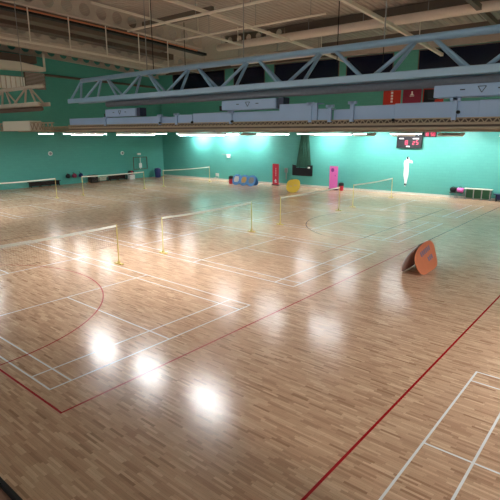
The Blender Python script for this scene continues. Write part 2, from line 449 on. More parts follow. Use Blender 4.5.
# lamps
def make_lamp(lm):
    t = thing('strip_lamp', None, 'lamp', (0,0,0))
    b = MB(); b.box(-.21, .21, -.90, .90, .012, .09); b.build('lamp_body', M['white'], t)
    b = MB(); b.box(-.185, .185, -.85, .85, .0, .014); b.build('diffuser', lm, t)
    b = MB(); b.box(-.02, .02, -.6, -.55, .09, .155); b.build('mount', M['grey'], t); b = MB(); b.box(-.02, .02, .55, .6, .09, .155); b.build('mount', M['grey'], t)
    return t
lamp0 = make_lamp(M['lamp']); lamp1 = make_lamp(M['lamp_soft']); lamp2 = make_lamp(M['lamp_end']); first = {0: True, 1: True, 2: True}
rowname = {0: 'right courts', 1: 'middle courts', 2: 'far courts'}
place = {0: ('right end', 'centre', 'left end'), 1: ('right end', 'centre', 'left end'), 2: ('right end', 'centre', 'left end')}
lampY = {0: (-8.2, -4.6, -.9), 1: (11.3, 14.75, 18.0), 2: (30.2, 33.6, 37.4)}
gname = ['gantry nearest the balcony', 'second gantry', 'third gantry', 'end wall gantry']
for gi, Xg in enumerate(GX):
    for r_ in (0, 1, 2):
        for k, y in enumerate(lampY[r_]):
            if gi == 3 and r_ == 0 and k == 2: y = .5
            s_ = (0, 1, 1, 2)[gi]; src = (lamp0, lamp1, lamp2)[s_]; o = src if first[s_] else copy_tree(src); first[s_] = False
            o.location = (Xg, y, LZ-.005)
            if gi == 3: o.location.z = LZ-.08; o.rotation_euler.y = -R(28)
            tag(o, 'white strip lamp over %s, %s of three, %s' % (rowname[r_], place[r_][k], gname[gi]), 'lamp', 'white strip lamps under the gantries')
# one more lamp per gantry where the row carries on past the middle courts
for gi, y in ((3, 7.2), (3, 22.2)):
    o = copy_tree(lamp2); o.location = (GX[gi], y, LZ-.08); o.rotation_euler.y = -R(28)
    tag(o, 'single white strip lamp between courts, %s%s' % (gname[gi], ', right part' if y < 10 else ', near the hanging backboard'), 'lamp', 'white strip lamps under the gantries')

# unseen fill lamps added behind the camera to brighten truss, roof and upper walls
M['fill_lamp'] = emis('fill_lamp_diffuser', (1.0, .94, .86), 18)
for k, y in enumerate((-12, -7, -2, 3, 8, 13, 18, 24, 30)):
    t = thing('fill_lamp', 'warm white fill lamp added above the balcony, number %s along from the right' % ('one','two','three','four','five','six','seven','eight','nine')[k], 'lamp', (XB, y, 7.2), 'added fill lamps on the balcony wall')
    b = MB(); b.box(XB+.001, XB+.14, y-.95, y+.95, 7.15, 7.75); b.build('lamp_body', M['white'], t)
    b = MB(); b.box(XB+.14, XB+.16, y-.9, y+.9, 7.2, 7.7); b.build('diffuser', M['fill_lamp'], t)

# ------------------------------------------------------------------ lattice trusses over the gantry
def truss(y0, y1, X, apex0, pitch, mt, mroll, label, zt=6.90, zbm=6.13, endslope=.7):
    t = thing('lattice_truss', label, 'roof truss', (X, y0, zbm))
    b = MB(); b.tube([(X, y0, zt), (X, y1-endslope, zt)], .085, 12); b.build('top_chord', mt, t, smooth=True)
    for s_ in (-.24, .24):
        b = MB(); b.bar((X+s_, y0, zbm), (X+s_, y1, zbm), .10, .17); b.build('bottom_chord', mt, t, bevel=.015)
    k = 0; y = apex0
    while y < y1-.9:
        for s_ in (-.24, .24):
            for sg in (-1, 1):
                yb = y + sg*(pitch/2-.16)
                if yb < y0 or yb > y1: continue
                b = MB(); b.tube([(X, y+sg*.16, zt), (X+s_, yb+sg*(.05 if s_ < 0 else -.12), zbm)], .046, 8); b.build('diagonal_brace', mt, t, smooth=True)
        y += pitch
    for s_ in (-.24, .24):
        b = MB(); b.tube([(X, y1-endslope, zt), (X+s_, y1-.12, zbm)], .045, 8); b.build('end_post', mt, t, smooth=True)
    b = MB(); n = int((y1-y0)/pitch)
    for i in range(n+1):
        yy = y0+.3+i*pitch; b.bar((X-.24, yy, zbm), (X+.24, yy, zbm), .05)
    b.build('cross_tie', mt, t)
    if mroll:
        b = MB(); b.tube([(X-.16, y0, zbm-.21), (X-.16, y1-2.6, zbm-.21)], .10, 12); o = b.build('curtain_roll', mroll, t, smooth=True); o['label'] = 'dark rolled curtain under the truss'
    return t
t1 = truss(-8, 18.75, 11.1, 4.24-2.45*4, 2.45, M['blue_steel'], M['blue_dark'], 'long steel-blue triangular lattice truss with a dark rolled curtain beneath')
cables(11.1, (9.5, 13.9), 6.93, t1)
t2 = truss(21.2, 41, 11.1, 22.6, 2.45, M['beam'], M['louvre'], 'cream lattice truss at the far left with a brown roll beneath')
cables(11.1, (23, 30), 6.93, t2)

# ------------------------------------------------------------------ roof steelwork
def cellular(name, Y, x0, x1, label, grp, mt=None, cell=1.17, dep=1.1, hole=.37, th=.02, alongY=False, X=None, zfix=None):
    mt = mt or M['beam']
    t = thing(name, label, 'roof beam', ((X, x0, zfix) if alongY else (x0, Y, zb(x0))), grp)
    b = MB(); n = int((x1-x0)/cell); NS = 20
    def P(u, z):
        return (X, u, zfix+z) if alongY else (u, Y, zb(u)+z)
    for i in range(n):
        c = x0+cell*(i+.5); h = cell/2; v = dep/2
        inner = []; outer = []
        for k in range(NS):
            a = 2*PI*k/NS; ca, sa = math.cos(a), math.sin(a)
            inner.append((c+hole*ca, v+hole*sa))
            m_ = 1/max(abs(ca)/h, abs(sa)/v); outer.append((c+m_*ca, v+m_*sa))
        iv = [b.bm.verts.new(P(*q)) for q in inner]; ov = [b.bm.verts.new(P(*q)) for q in outer]
        for k in range(NS): b.bm.faces.new((iv[k], ov[k], ov[(k+1)%NS], iv[(k+1)%NS]))
        # square off the corners
        for sx_, sz_ in ((1,1),(-1,1),(-1,-1),(1,-1)):
            cc = b.bm.verts.new(P(c+sx_*h, v+sz_*v))
            near = sorted(range(NS), key=lambda k: (outer[k][0]-(c+sx_*h))**2+(outer[k][1]-(v+sz_*v))**2)[:2]
            try: b.bm.faces.new((ov[near[0]], cc, ov[near[1]]))
            except ValueError: pass
    w = b.build('web', mt, t)
    md = w.modifiers.new('solid', 'SOLIDIFY'); md.thickness = th; md.offset = 0
    for z, nm in ((0, 'bottom_flange'), (dep, 'top_flange')):
        b = MB()
        for i in range(n):
            ua, ub = x0+cell*i, x0+cell*(i+1)
            b.bar(P(ua, z), P(ub, z), .24, .035)
        b.build(nm, mt, t)
    return t
for Y, l in ((43.1, 'cream cellular roof beam with round holes close against the left wall'),
             (36.2, 'cream cellular roof beam with round holes, second from the left wall'),
             (28.0, 'cream cellular roof beam with round holes at the top left, nearest of the three')):
    cellular('cellular_beam', Y, 2.0, 36.8 if Y > 40 else (36.0 if Y > 30 else 28.6), l, 'cellular roof beams')
t = thing('cross_girder', 'solid dark brown cross girder above the pale fabric duct at right', 'cross girder', (29.6, -14, 11.56))
b = MB(); b.box(29.5, 29.7, -14, 21.4, 11.58, 12.17); b.build('web', M['beam_dark'], t)
for z in (11.56, 12.19): b = MB(); b.box(29.45, 29.75, -14, 21.4, z-.015, z+.015); b.build('flange', M['beam_dark'], t)
cellular('cellular_girder', 0, 21.5, 27.4, 'short dark cross girder with round holes at the left end of the pale duct', 'cross girders', mt=M['beam_dark'], alongY=True, X=29.6, zfix=11.56, dep=.62, hole=.25, cell=.95)
# dark service ducts between the cellular beams, upper left, plus one shadow strip
def dark_duct(Y, x0, x1, dz, h, w, mt, label, name='service_duct'):
    t = thing(name, label, 'duct', (x0, Y, zb(x0)+dz)); n = 8
    for i in range(n):
        xa = x0+(x1-x0)*i/n; xb = x0+(x1-x0)*(i+1)/n-.04
        b = MB(); b.bar((xa, Y, zb(xa)+dz), (xb, Y, zb(xb)+dz), w, h); b.build('duct_section', mt, t, bevel=.02)
        if i % 2: b = MB(); b.bar((xa, Y, zb(xa)+dz+h/2), (xa, Y, zb(xa)+DECK+.02), .04); b.build('drop_rod', M['grey'], t)
dark_duct(28.9, 5, 29.0, -.14, .18, .5, M['black'], 'black strip standing in for shadow directly under the nearest round-holed beam')  # black strip drawn along the beam's lower edge as its shadow
dark_duct(31.6, 5, 27, .35, .75, 1.0, M['beam_dark'], 'large brown service duct between the two nearest round-holed beams')
dark_duct(34.2, 5, 30, .30, .45, .9, M['louvre'], 'dark brown service duct behind the cream service rail')
dark_duct(39.6, 5, 34, .25, .60, 1.1, M['beam'], 'pale service duct close to the left wall under the roof')
dark_duct(41.6, 5, 34, .60, .70, .8, M['beam_dark'], 'brown service duct beside the farthest round-holed beam')

# tubes hung below the deck, running toward the end wall
def roof_tube(name, Y, x0, x1, dz, w, mt, label, hang=(), wpart=.05):
    t = thing(name, label, 'roof tube', (x0, Y, zb(x0)+dz))
    b = MB(); n = 14
    for i in range(n):
        xa = x0+(x1-x0)*i/n; xb = x0+(x1-x0)*(i+1)/n
        b.bar((xa, Y, zb(xa)+dz), (xb, Y, zb(xb)+dz), w, w)
    b.build('tube', mt, t)
    for x in hang:
        b = MB(); b.bar((x, Y, zb(x)+dz), (x, Y, zb(x)+(DECK if dz > -1 else -.24)), wpart); b.build('hanger_rod', mt, t)
    return t
roof_tube('roof_tie', 20.5, 14, 37.3, -.05, .16, M['cream'], 'cream roof tie running from the top edge down to the right, left of centre', (33,))
roof_tube('roof_tie', 13.0, 14, 37.6, -.10, .20, M['cream'], 'cream roof tie passing behind the truss right of centre', (33,))
roof_tube('roof_purlin', 8.2, 14, 38.0, .15, .26, M['beam_dark'], 'dark roof purlin crossing the upper right corner', ())
roof_tube('roof_purlin', 5.2, 20, 38.2, .15, .26, M['beam_dark'], 'dark roof purlin at the right edge, just above the clerestory windows', ())
roof_tube('service_rail', 27.4, 6, 24, -2.02, .10, M['cream'], 'long cream service rail on drop rods at the upper left', (8, 10.5, 13.9, 16.3, 18.8, 21.3, 23.8), .05)
roof_tube('service_rail', 24.5, 16, 28.7, .0, .11, M['cream'], 'short cream service rail between two cross girders', (20, 24, 28), .06)
roof_tube('conduit', 27.7, 4, 27, -.30, .07, M['orange_pipe'], 'thin orange conduit under the round-holed beam at the top left', ())
# members running across the hall
def cross_tube(name, X, y0, y1, z, r, mt, label, seg=16, parts=()):
    b = MB(); b.tube([(X, y0+(y1-y0)*i/6, z) for i in range(7)], r, seg); o = b.build(name, mt, None, smooth=True)
    # origin at its own start
    for v in o.data.vertices: v.co -= Vector((X, y0, z))
    o.location = (X, y0, z); tag(o, label, 'roof tube' if name != 'air_duct' else 'duct')
    k = y0+1.0
    while k < y1:
        h_ = MB(); h_.bar((0, k-y0, r*.9), (0, k-y0, zb(X)+DECK-z+.02), .03); h_.build('drop_rod', M['grey'], None).parent = o; k += 4
    return o
cross_tube('air_duct', 28.9, -14, 27.3, 11.32, .27, M['duct'], 'pale fabric air duct along the underside of the roof at right')
cross_tube('cross_tie', 20.4, 12, 27.3, zb(20.4)-.25, .075, M['cream'], 'thin cream tie crossing the roof at the top, left of centre', 8)
cross_tube('cross_tie', 24.5, 15, 27.3, zb(24.5)-.1, .06, M['cream'], 'thin cream tie crossing below the far roof beams', 8)
cross_tube('air_duct', 31.5, 22.5, 35.5, 10.7, .30, M['beam'], 'dull tan air duct below the roof left of centre')
cross_tube('air_duct', 33.4, 20, 30, 10.9, .26, M['duct'], 'short pale air duct end behind the cream roof tie')
# intermediate cross girders toward the end wall
for X_, y0, y1, l in ((33.8, -10, 21, 'slim brown cross beam just in front of the clerestory'), (22.3, 21.5, 35.5, 'slim brown cross beam at upper left among the hangers'),(36.2,21,42,'slim brown cross beam above the far left windows')):
    b = MB(); b.box(X_-.12, X_+.12, y0, y1, zb(X_)+.35, zb(X_)+.75); b.box(X_-.2, X_+.2, y0, y1, zb(X_)+.33, zb(X_)+.36); o = b.build('cross_beam', M['beam_dark'])
    for v in o.data.vertices: v.co -= Vector((X_, y0, zb(X_)))
    o.location = (X_, y0, zb(X_)); tag(o, l, 'roof beam')
# hanging service wires seen against the deck
for i, (px, X_, l) in enumerate(((153, 20.0, 'thin dark cable hanging from the top edge left of centre'), (185, 25, 'thin dark cable hanging behind the truss near the centre left'), (337, 24, 'thin dark cable hanging from the roof right of centre'), (383, 26, 'thin dark cable hanging by the cream tie at right'))):
    q = hit(px, 60, (X_,0,0), (1,0,0)); b = MB(); b.bar((0,0,0), (0,0,zb(X_)+DECK-8.6), .035); o = b.build('hanging_cable', M['black']); o.location = (X_, q.y, 8.6)
    tag(o, l, 'cable', 'hanging roof cables')

# ventilation on the left wall, upper left
def lbox(b, xa, ya, xb, yb, off, dep):
    p = lw(xa, ya, off); q = lw(xb, yb, off)
    b.box(min(p.x,q.x), max(p.x,q.x), YL-off-dep, YL-off, min(p.z,q.z), max(p.z,q.z))
v = thing('wall_vent', 'brown louvred ventilation grille high on the left wall', 'vent', (lw(34,90).x, YL, 8.6))
p = lw(23, 72); q = lw(45, 90)
b = MB(); b.box(p.x, q.x, YL-.22, YL-.002, q.z, p.z); b.build('casing', M['louvre'], v)
b = MB(); n = 12
for i in range(n):
    z = q.z+(p.z-q.z)*(i+.3)/n; b.box(p.x+.05, q.x-.05, YL-.27, YL-.2, z, z+.06)
b.build('slat', M['grey_cloth'], v)
v = thing('wall_panel', 'pale grey ribbed panel left of the brown louvred grille', 'panel', (lw(12,88).x, YL, 8.7))
p = lw(-12, 74); q = lw(23, 90); b = MB(); b.box(p.x, q.x-.02, YL-.16, YL-.002, q.z, p.z); b.build('backing', M['beam'], v)
b = MB(); k = p.x+.1
while k < q.x-.1: b.box(k, k+.3, YL-.24, YL-.16, q.z+.05, p.z-.05); k += .42
b.build('rib', M['white'], v)
v = thing('wall_duct', 'cream tapered duct running along the top of the left wall', 'duct', (12, YL-1, 10.0))
b = MB(); b.prism([(8,YL-1.3,9.75),(22.6,YL-1.3,10.15),(22.6,YL-1.3,10.45),(19.5,YL-1.3,10.85),(8,YL-1.3,10.7)], (0,1.2,0)); b.build('duct_body', M['cream'], v, bevel=.04)
b = MB(); b.box(8, 21.8, YL-1.35, YL-.05, 10.72, 11.3); b.build('duct_cover', M['louvre'], v)
b = MB(); b.box(22.45, 22.6, YL-1.28, YL-1.14, 10.3, 11.6); b.build('drop_rod', M['cream'], v)
b = MB(); b.tube([(22.9,YL-.1,9.98),(36,YL-.1,9.75)], .11, 10); o = b.build('wall_pipe', M['beam_dark'])
for vv in o.data.vertices: vv.co -= Vector((22.9,YL-.1,9.98))
o.location = (22.9,YL-.1,9.98); tag(o, 'dark pipe running along the upper left wall', 'pipe')

# ------------------------------------------------------------------ pop-up A-frame banners
def popup(name, label, loc, rz, scale, outline, mf, mb_, mprint, marks, tilt=25, rtilt=None):
    t = thing(name, label, 'pop-up banner', loc, None, rz)
    a = R(tilt); H_ = max(z for _, z in outline)
    def P(x, s, off): return Vector((x, -.0-(H_-s)*math.sin(a)-off*math.cos(a), s*math.cos(a)-off*math.sin(a)*0))
    def sheet(sg, m, nm):
        a2 = a if sg > 0 or rtilt is None else R(rtilt)
        kz = math.cos(a)/math.cos(a2)
        b = MB(); pts = [Vector((x*scale, sg*-(H_-z)*math.cos(a)*math.tan(a2)*scale, z*math.cos(a)*scale)) for x, z in outline]
        b.prism(pts, (0, -.03*sg, .008)); 
        o = b.build(nm, m, None, bevel=.008); o.parent = t; return o
    fo = sheet(1, mf, 'front_panel'); sheet(-1, mb_, 'rear_panel')
    if marks:
        b = MB()
        for x0, x1, z0, z1 in marks:
            pts = [Vector((x*scale, -((H_-z)*math.sin(a)*scale+.036), z*math.cos(a)*scale+.008)) for x, z in ((x0,z0),(x1,z0+.0),(x1,z1),(x0,z1))]
            b.prism(pts, (0,-.004,.001))
        o = b.build('print', mprint, None); o.parent = t
    b = MB(); xs_ = [x for x, z in outline if z > H_*.92]
    b.tube([(min(xs_)*scale,0,H_*math.cos(a)*scale-.02), (max(xs_)*scale,0,H_*math.cos(a)*scale-.02)], .012, 6); o = b.build('hinge', M['black'], None); o.parent = t
    return t
def smooth_outline(p, it=2):
    for _ in range(it):
        q = []
        for i in range(len(p)):
            a, b_ = Vector(p[i]), Vector(p[(i+1)%len(p)]); q += [tuple(a*.75+b_*.25), tuple(a*.25+b_*.75)]
        p = q
    zmin = min(z for _, z in p); return [(x, z-zmin) for x, z in p]
ol = smooth_outline([(-.92,.72),(-.50,.92),(.28,1.06),(.90,1.04),(1.08,.84),(.95,.46),(.78,.10),(.45,.02),(-.12,0),(-.78,.0),(-1.02,.22),(-1.06,.48)])
letters = []
for i in range(6): letters.append((-.42+.17*i, -.42+.17*i+.12, .62+.02*i, .79+.02*i))
for i in range(4): letters.append((-.10+.17*i, .02+.17*i, .34+.02*i, .50+.02*i)) if i > 0 else None
popup('popup_banner', 'orange rounded pop-up banner with mauve print standing on the open floor', (16.85, 5.98, ZM+.012), 0, 1.0, ol, M['orange'], M['grey_cloth'], M['mauve'], letters, 25, 17)
yl = smooth_outline([(-.50,.9),(-.30,1.12),(.38,1.22),(.60,.95),(.56,.35),(.34,.02),(-.24,0),(-.56,.3)])
f0 = floor_at(292.5, 192.2)
popup('popup_banner', 'yellow rounded pop-up banner left of the black backboard by the end wall', (f0.x+.2, f0.y+.1, .004), R(-62), 1.0, yl, M['yellow_cloth'], M['yellow_cloth'], M['tan_cloth'], [(-.3,-.05,.5,.6),(.1,.35,.6,.7)])
rd = smooth_outline([(-.53,.6),(-.40,1.05),(0,1.2),(.40,1.05),(.53,.6),(.40,.15),(0,0),(-.40,.15)])
for px, py, m1, m2, l, rz in ((237.2,183.6,'blue_cloth','white','sky blue round pop-up banner with white print, left of a row of three', -85),
                          (244.6,184.4,'blue_cloth','tan_cloth','round pop-up banner with a sand-coloured centre, middle of a row of three', -85),
                          (252.0,185.0,'blue_cloth','grey','blue round pop-up banner with grey print, right of a row of three', -85)):
    f0 = floor_at(px, py+1.0)
    popup('popup_banner', l, (f0.x+.1, f0.y, .004), R(rz), .95, rd, M[m1], M[m1], M[m2], [(-.22,.22,.30,.90),(-.30,.30,.42,.76)], 22)

# ------------------------------------------------------------------ roll-up banners by the end wall
def rollup(label, xpx0, xpx1, ytop, mt, w, h, marks, mm, base_y, off=.9):
    p = ew((xpx0+xpx1)/2, base_y, off); t = thing('rollup_banner', label, 'banner', (p.x, p.y, 0), 'roll-up banners')
    t.rotation_euler.z = EANG + R(-12)
    def add(nm, m, *boxes, bevel=0):
        b = MB()
        for bx in boxes: b.box(*bx)
        o = b.build(nm, m, None, bevel=bevel); o.parent = t; return o
    add('base_cassette', M['black'], (-.10,.10,-w/2-.02,w/2+.02,0.002,.09), bevel=.01)
    add('cloth', mt, (-.006,.006,-w/2,w/2,.09,h))
    add('support_pole', M['grey'], (.02,.04,-.01,.01,.09,h))
    add('top_rail', M['grey'], (-.015,.015,-w/2,w/2,h,h+.03))
    b = MB()
    for k in marks:
        if k[0] == 'disc': 
            b.tube([(-.012,k[1],k[2]), (-.007,k[1],k[2])], k[3], 16)
        else: b.box(-.011,-.007,*k[1:])
    o = b.build('print', mm, None); o.parent = t
    return t
rollup('red roll-up banner with a white upright line of lettering', 272, 279, 164, M['red'], .84, 2.02,
       [('b',-.06+.0,.0,.9+.16*i,1.0+.16*i) for i in range(5)] + [('b',-.2,.12,.28,.34),('b',-.14,.16,.42,.48),('b',-.05,.05,.36,.6)], M['white'], 186.3)
rollup('magenta pink roll-up banner with a dark round emblem at its top', 328, 338, 166, M['pink'], .92, 2.05,
       [('disc',.12,1.72,.17),('b',-.22,-.16,1.2,1.3)], M['purple'], 189.6)

# ------------------------------------------------------------------ round bins by the banners
def bin_(px, py, label, mt, mtop, h=.75, r=.22):
    f0 = floor_at(px, py); t = thing('bin', label, 'bin', (f0.x, f0.y, 0))
    b = MB(); b.lathe([(r*.82,.002),(r*.9,.03),(r,h*.62)], 16, (f0.x,f0.y,0)); b.build('bin_body', mt, t, smooth=False)
    b = MB(); b.lathe([(r*1.06,h*.62),(r*1.06,h*.7),(r*.95,h*.93),(r*.5,h)], 16, (f0.x,f0.y,0)); b.build('bin_lid', mtop, t)
    return t
bin_(341, 190.5, 'red bin with a black lid just right of the pink banner', M['red'], M['black'], .68, .22)
bin_(231, 183.6, 'red bin with a black lid just left of the blue round banners', M['red'], M['black'], .78, .22)
bin_(158, 177.3, 'navy bin in the far corner of the hall', M['blue_bin'], M['blue_bin'], 1.05, .36)
# small folding stand by the far net
f0 = floor_at(216, 182.5); t = thing('folding_chair', 'small grey folding chair against the end wall by the far net', 'chair', (f0.x, f0.y, 0))
b = MB()
for dx in (-.2,.2):
    for dy in (-.2,.2): b = MB(); b.tube([(f0.x+dx,f0.y+dy,.002),(f0.x+dx*.8,f0.y+dy,.45)], .012, 6); b.build('leg', M['grey'], t)
b = MB(); b.box(f0.x-.22,f0.x+.22,f0.y-.22,f0.y+.22,.45,.48); b.build('seat', M['grey'], t, bevel=.01)
b = MB(); b.box(f0.x+.19,f0.x+.22,f0.y-.22,f0.y+.22,.62,.92); b.tube([(f0.x+.2,f0.y-.2,.46),(f0.x+.2,f0.y-.2,.9)],.012,6); b.tube([(f0.x+.2,f0.y+.2,.46),(f0.x+.2,f0.y+.2,.9)],.012,6); b.build('backrest', M['white'], t)

# ------------------------------------------------------------------ folded basketball goal with netting (end wall)
c0 = ew(302, 170, .5); t = thing('basketball_goal', 'dark folded basketball backboard hanging from green netting on the end wall', 'basketball goal', (c0.x, c0.y, 1.1))
def E(y, z, off): return Vector((ewx(y), y, z)) + en*off
ya, yb_ = c0.y-1.02, c0.y+1.02
b = MB(); b.prism([E(ya,1.08,.45),E(yb_,1.08,.45),E(yb_,1.98,.45),E(yb_-.3,1.98,.45),E(yb_-.35,1.75,.45),E(ya+.45,1.75,.45),E(ya+.4,2.0,.45),E(ya,2.0,.45)], en*.08); b.build('backboard', M['black'], t)
b = MB()
for a_, c_ in ((E(ya,1.05,.5),E(yb_,1.05,.5)),(E(ya,1.05,.5),E(ya,2.02,.5)),(E(yb_,1.05,.5),E(yb_,2.02,.5)),(E(ya,1.5,.5),E(yb_,1.5,.5))): b.bar(a_, c_, .07)
b.build('frame', M['black'], t)
b = MB(); b.tube([E(ya+.3,1.72,.56), E(ya+.3,1.86,.56)], .11, 12); b.build('pulley', M['white'], t)
b = MB()
for s_ in (-1, 1):
    b.bar(E(c0.y+s_*.75,1.8,.3), E(c0.y+s_*.30,5.2,.12), .06); b.bar(E(c0.y+s_*.75,1.8,.3), E(c0.y+s_*.75,1.8,.0), .05)
    b.bar(E(c0.y+s_*.35,1.75,.4), E(c0.y+s_*.18,5.2,.15), .045)
b.build('hanging_arm', M['dark_mesh'], t)
b = MB()     # gathered netting: narrow at the top, spreading toward the board
for k in range(13):
    u = -1+2*k/12
    b.tube([E(c0.y+u*.28,5.3,.2), E(c0.y+u*.45+.05*math.sin(k*2),3.6,.25+.05*math.cos(k)), E(c0.y+u*.62,2.6,.3), E(c0.y+u*.68,1.78,.35)], .05, 6)
for k in range(24):
    z = 1.85+k*.14; w_ = .66-(z-1.8)*.11; b.bar(E(c0.y-w_,z,.3), E(c0.y+w_,z+.05,.3), .03)
b.build('netting', M['dark_mesh'], t)
b = MB(); b.bar(E(c0.y-.9,5.3,.15), E(c0.y+.9,5.3,.15), .12); b.bar(E(c0.y-.9,5.3,.15), E(c0.y-.9,5.3,.0), .08);  b.bar(E(c0.y+.9,5.3,.15), E(c0.y+.9,5.3,.0), .08); b.build('top_bracket', M['black'], t)
# small control box with a drop below it
p = ew(286.5, 171, 0); t = thing('control_box', 'small grey control box on the end wall left of the backboard', 'control box', (p.x, p.y, 1.3))
b = MB(); b.prism([E(p.y-.14,1.2,0),E(p.y+.14,1.2,0),E(p.y+.14,1.62,0),E(p.y-.14,1.62,0)], en*.12); b.build('casing', M['grey'], t)
b = MB(); b.prism([E(p.y-.05,.55,0),E(p.y+.05,.55,0),E(p.y+.05,1.2,0),E(p.y-.05,1.2,0)], en*.05); b.build('cable_cover', M['grey'], t)

# ------------------------------------------------------------------ scoreboard, LED clock, wall figure
def seg7(b, digit, y, z, w, h, off, th=.05):
    S = {'0':'abcdef','1':'bc','2':'abged','3':'abgcd','5':'afgcd','6':'afgcde','8':'abcdefg'}[digit]
    # y falls as one reads to the right (seen from the hall)
    yl_, yr_ = y+w/2, y-w/2; zt_, zm_, zb_ = z+h/2, z, z-h/2
    D = {'a':((yl_,zt_),(yr_,zt_)),'g':((yl_,zm_),(yr_,zm_)),'d':((yl_,zb_),(yr_,zb_)),'f':((yl_,zt_),(yl_,zm_)),'b':((yr_,zt_),(yr_,zm_)),'e':((yl_,zm_),(yl_,zb_)),'c':((yr_,zm_),(yr_,zb_))}
    for k in S: b.bar(E(D[k][0][0],D[k][0][1],off), E(D[k][1][0],D[k][1][1],off), th, th)
pa = ew(397, 133.5, .3); pb = ew(421, 148, .3)
y0, y1, z0, z1 = min(pa.y,pb.y), max(pa.y,pb.y), 3.70, 4.92
t = thing('scoreboard', 'black electronic scoreboard with red digits and white captions on the end wall', 'scoreboard', ew(409,148,.25))
b = MB(); b.prism([E(y0,z0,.14),E(y1,z0,.14),E(y1,z1,.14),E(y0,z1,.14)], en*.14); b.build('casing', M['black'], t, bevel=.01)
b = MB(); w_ = y1-y0
seg7(b,'8', y0+w_*.60, z0+.42, .15, .30, .285, .06)
seg7(b,'2', y0+w_*.32, z0+.40, .12, .24, .285, .045); seg7(b,'5', y0+w_*.18, z0+.44, .14, .28, .285, .05)
o = b.build('red_digits', M['red_led'], t)
b = MB()
for ya_, yc_, za_, zc_ in ((.72,.90,.70,.78),(.12,.36,.70,.78),(.46,.60,.09,.17)): b.prism([E(y0+w_*ya_,z0+za_,.282),E(y0+w_*yc_,z0+za_,.282),E(y0+w_*yc_,z0+zc_,.282),E(y0+w_*ya_,z0+zc_,.282)], en*.006)
b.build('caption', M['white'], t)
b = MB()
for f_ in (.15,.85): b.bar(E(y0+w_*f_,z0+.6,.0), E(y0+w_*f_,z0+.6,.15), .08)
b.build('bracket', M['black'], t)
pa = ew(424, 132, .1); pb = ew(436, 137, .1); t = thing('led_clock', 'small red LED clock just right of the black scoreboard', 'clock', ew(430,137,.05))
y0c, y1c = min(pa.y,pb.y), max(pa.y,pb.y); z0c, z1c = 4.56, 4.98
b = MB(); b.prism([E(y0c,z0c,0),E(y1c,z0c,0),E(y1c,z1c,0),E(y0c,z1c,0)], en*.12); b.build('casing', M['black'], t)
b = MB()
for d_, fy in (('1',.86),('8',.68),('5',.36),('0',.16)): seg7(b, d_, y0c+(y1c-y0c)*fy, (z0c+z1c)/2, .11, .22, .125, .05)
b.build('red_digits', M['red_led'], t)
# white figure cut-out fixed to the wall
ox = 407.5
fig = [(405.3,186.2),(404.4,186),(404.4,180),(403.6,175),(404.2,168),(404.0,163),(404.8,160.4),(406.8,159.6),(406.6,158.2),(407.4,157),(408.8,156.8),(409.6,158),(409.2,159.8),(411.6,160.2),(412.8,161.4),(412.6,163.2),(410.2,162.8),(408.9,162.6),(408.8,168),(408.4,175),(407.2,180),(406.0,184.6)]
pts = [ew(x, y, .005) for x, y in fig]
p = ew(405,186,.0); t = thing('wall_figure', 'tall white figure cut-out mounted on the end wall below the scoreboard', 'wall cut-out', (p.x, p.y, p.z))
b = MB(); b.prism(pts, en*.04); b.build('figure_board', M['white'], t)
b = MB(); b.tube([ew(408.2,158.0,.045), ew(408.2,158.0,.055)], .11, 12); b.tube([ew(405.3,184.4,.045), ew(405.3,184.4,.055)], .10, 10); o = b.build('dark_print', M['black'], t)
# ------------------------------------------------------------------ banners hung high on the end wall
def flag(px0, px1, mt, label, marks, mm, z0=7.05, z1=8.75):
    a_ = ew(px0, 92, .05).y; c_ = ew(px1, 92, .05).y
    t = thing('wall_banner', label, 'banner', E((a_+c_)/2, z0, .03), 'banners hung high on the end wall')
    b = MB(); b.prism([E(a_,z0,.02),E(c_,z0,.02),E(c_,z1,.02),E(a_,z1,.02)], en*.02); b.build('cloth', mt, t)
    b = MB(); b.bar(E(a_,z1,.05), E(c_,z1,.05), .06); b.build('hanging_pole', M['cream'], t)
    w_ = c_-a_; b = MB()
    for u0, u1, v0, v1 in marks: b.prism([E(a_+w_*u0,z0+(z1-z0)*v0,.042),E(a_+w_*u1,z0+(z1-z0)*v0,.042),E(a_+w_*u1,z0+(z1-z0)*v1,.042),E(a_+w_*u0,z0+(z1-z0)*v1,.042)], en*.005)
    b.build('print', mm, t)
flag(383.5, 401, M['scarlet'], 'scarlet wall banner with a white upright strip, leftmost of three high banners', [(.44,.56,.12+.13*i,.21+.13*i) for i in range(6)], M['white'])
flag(403, 421.5, M['maroon'], 'maroon wall banner with a small pale crest, middle of three high banners', [(.42,.58,.42,.46),(.46,.54,.46,.58),(.38,.62,.36,.39)], M['white'])
flag(423, 444, M['scarlet'], 'scarlet and black wall banner, rightmost of three high banners', [(.05,.60,.05,.62)], M['black'])

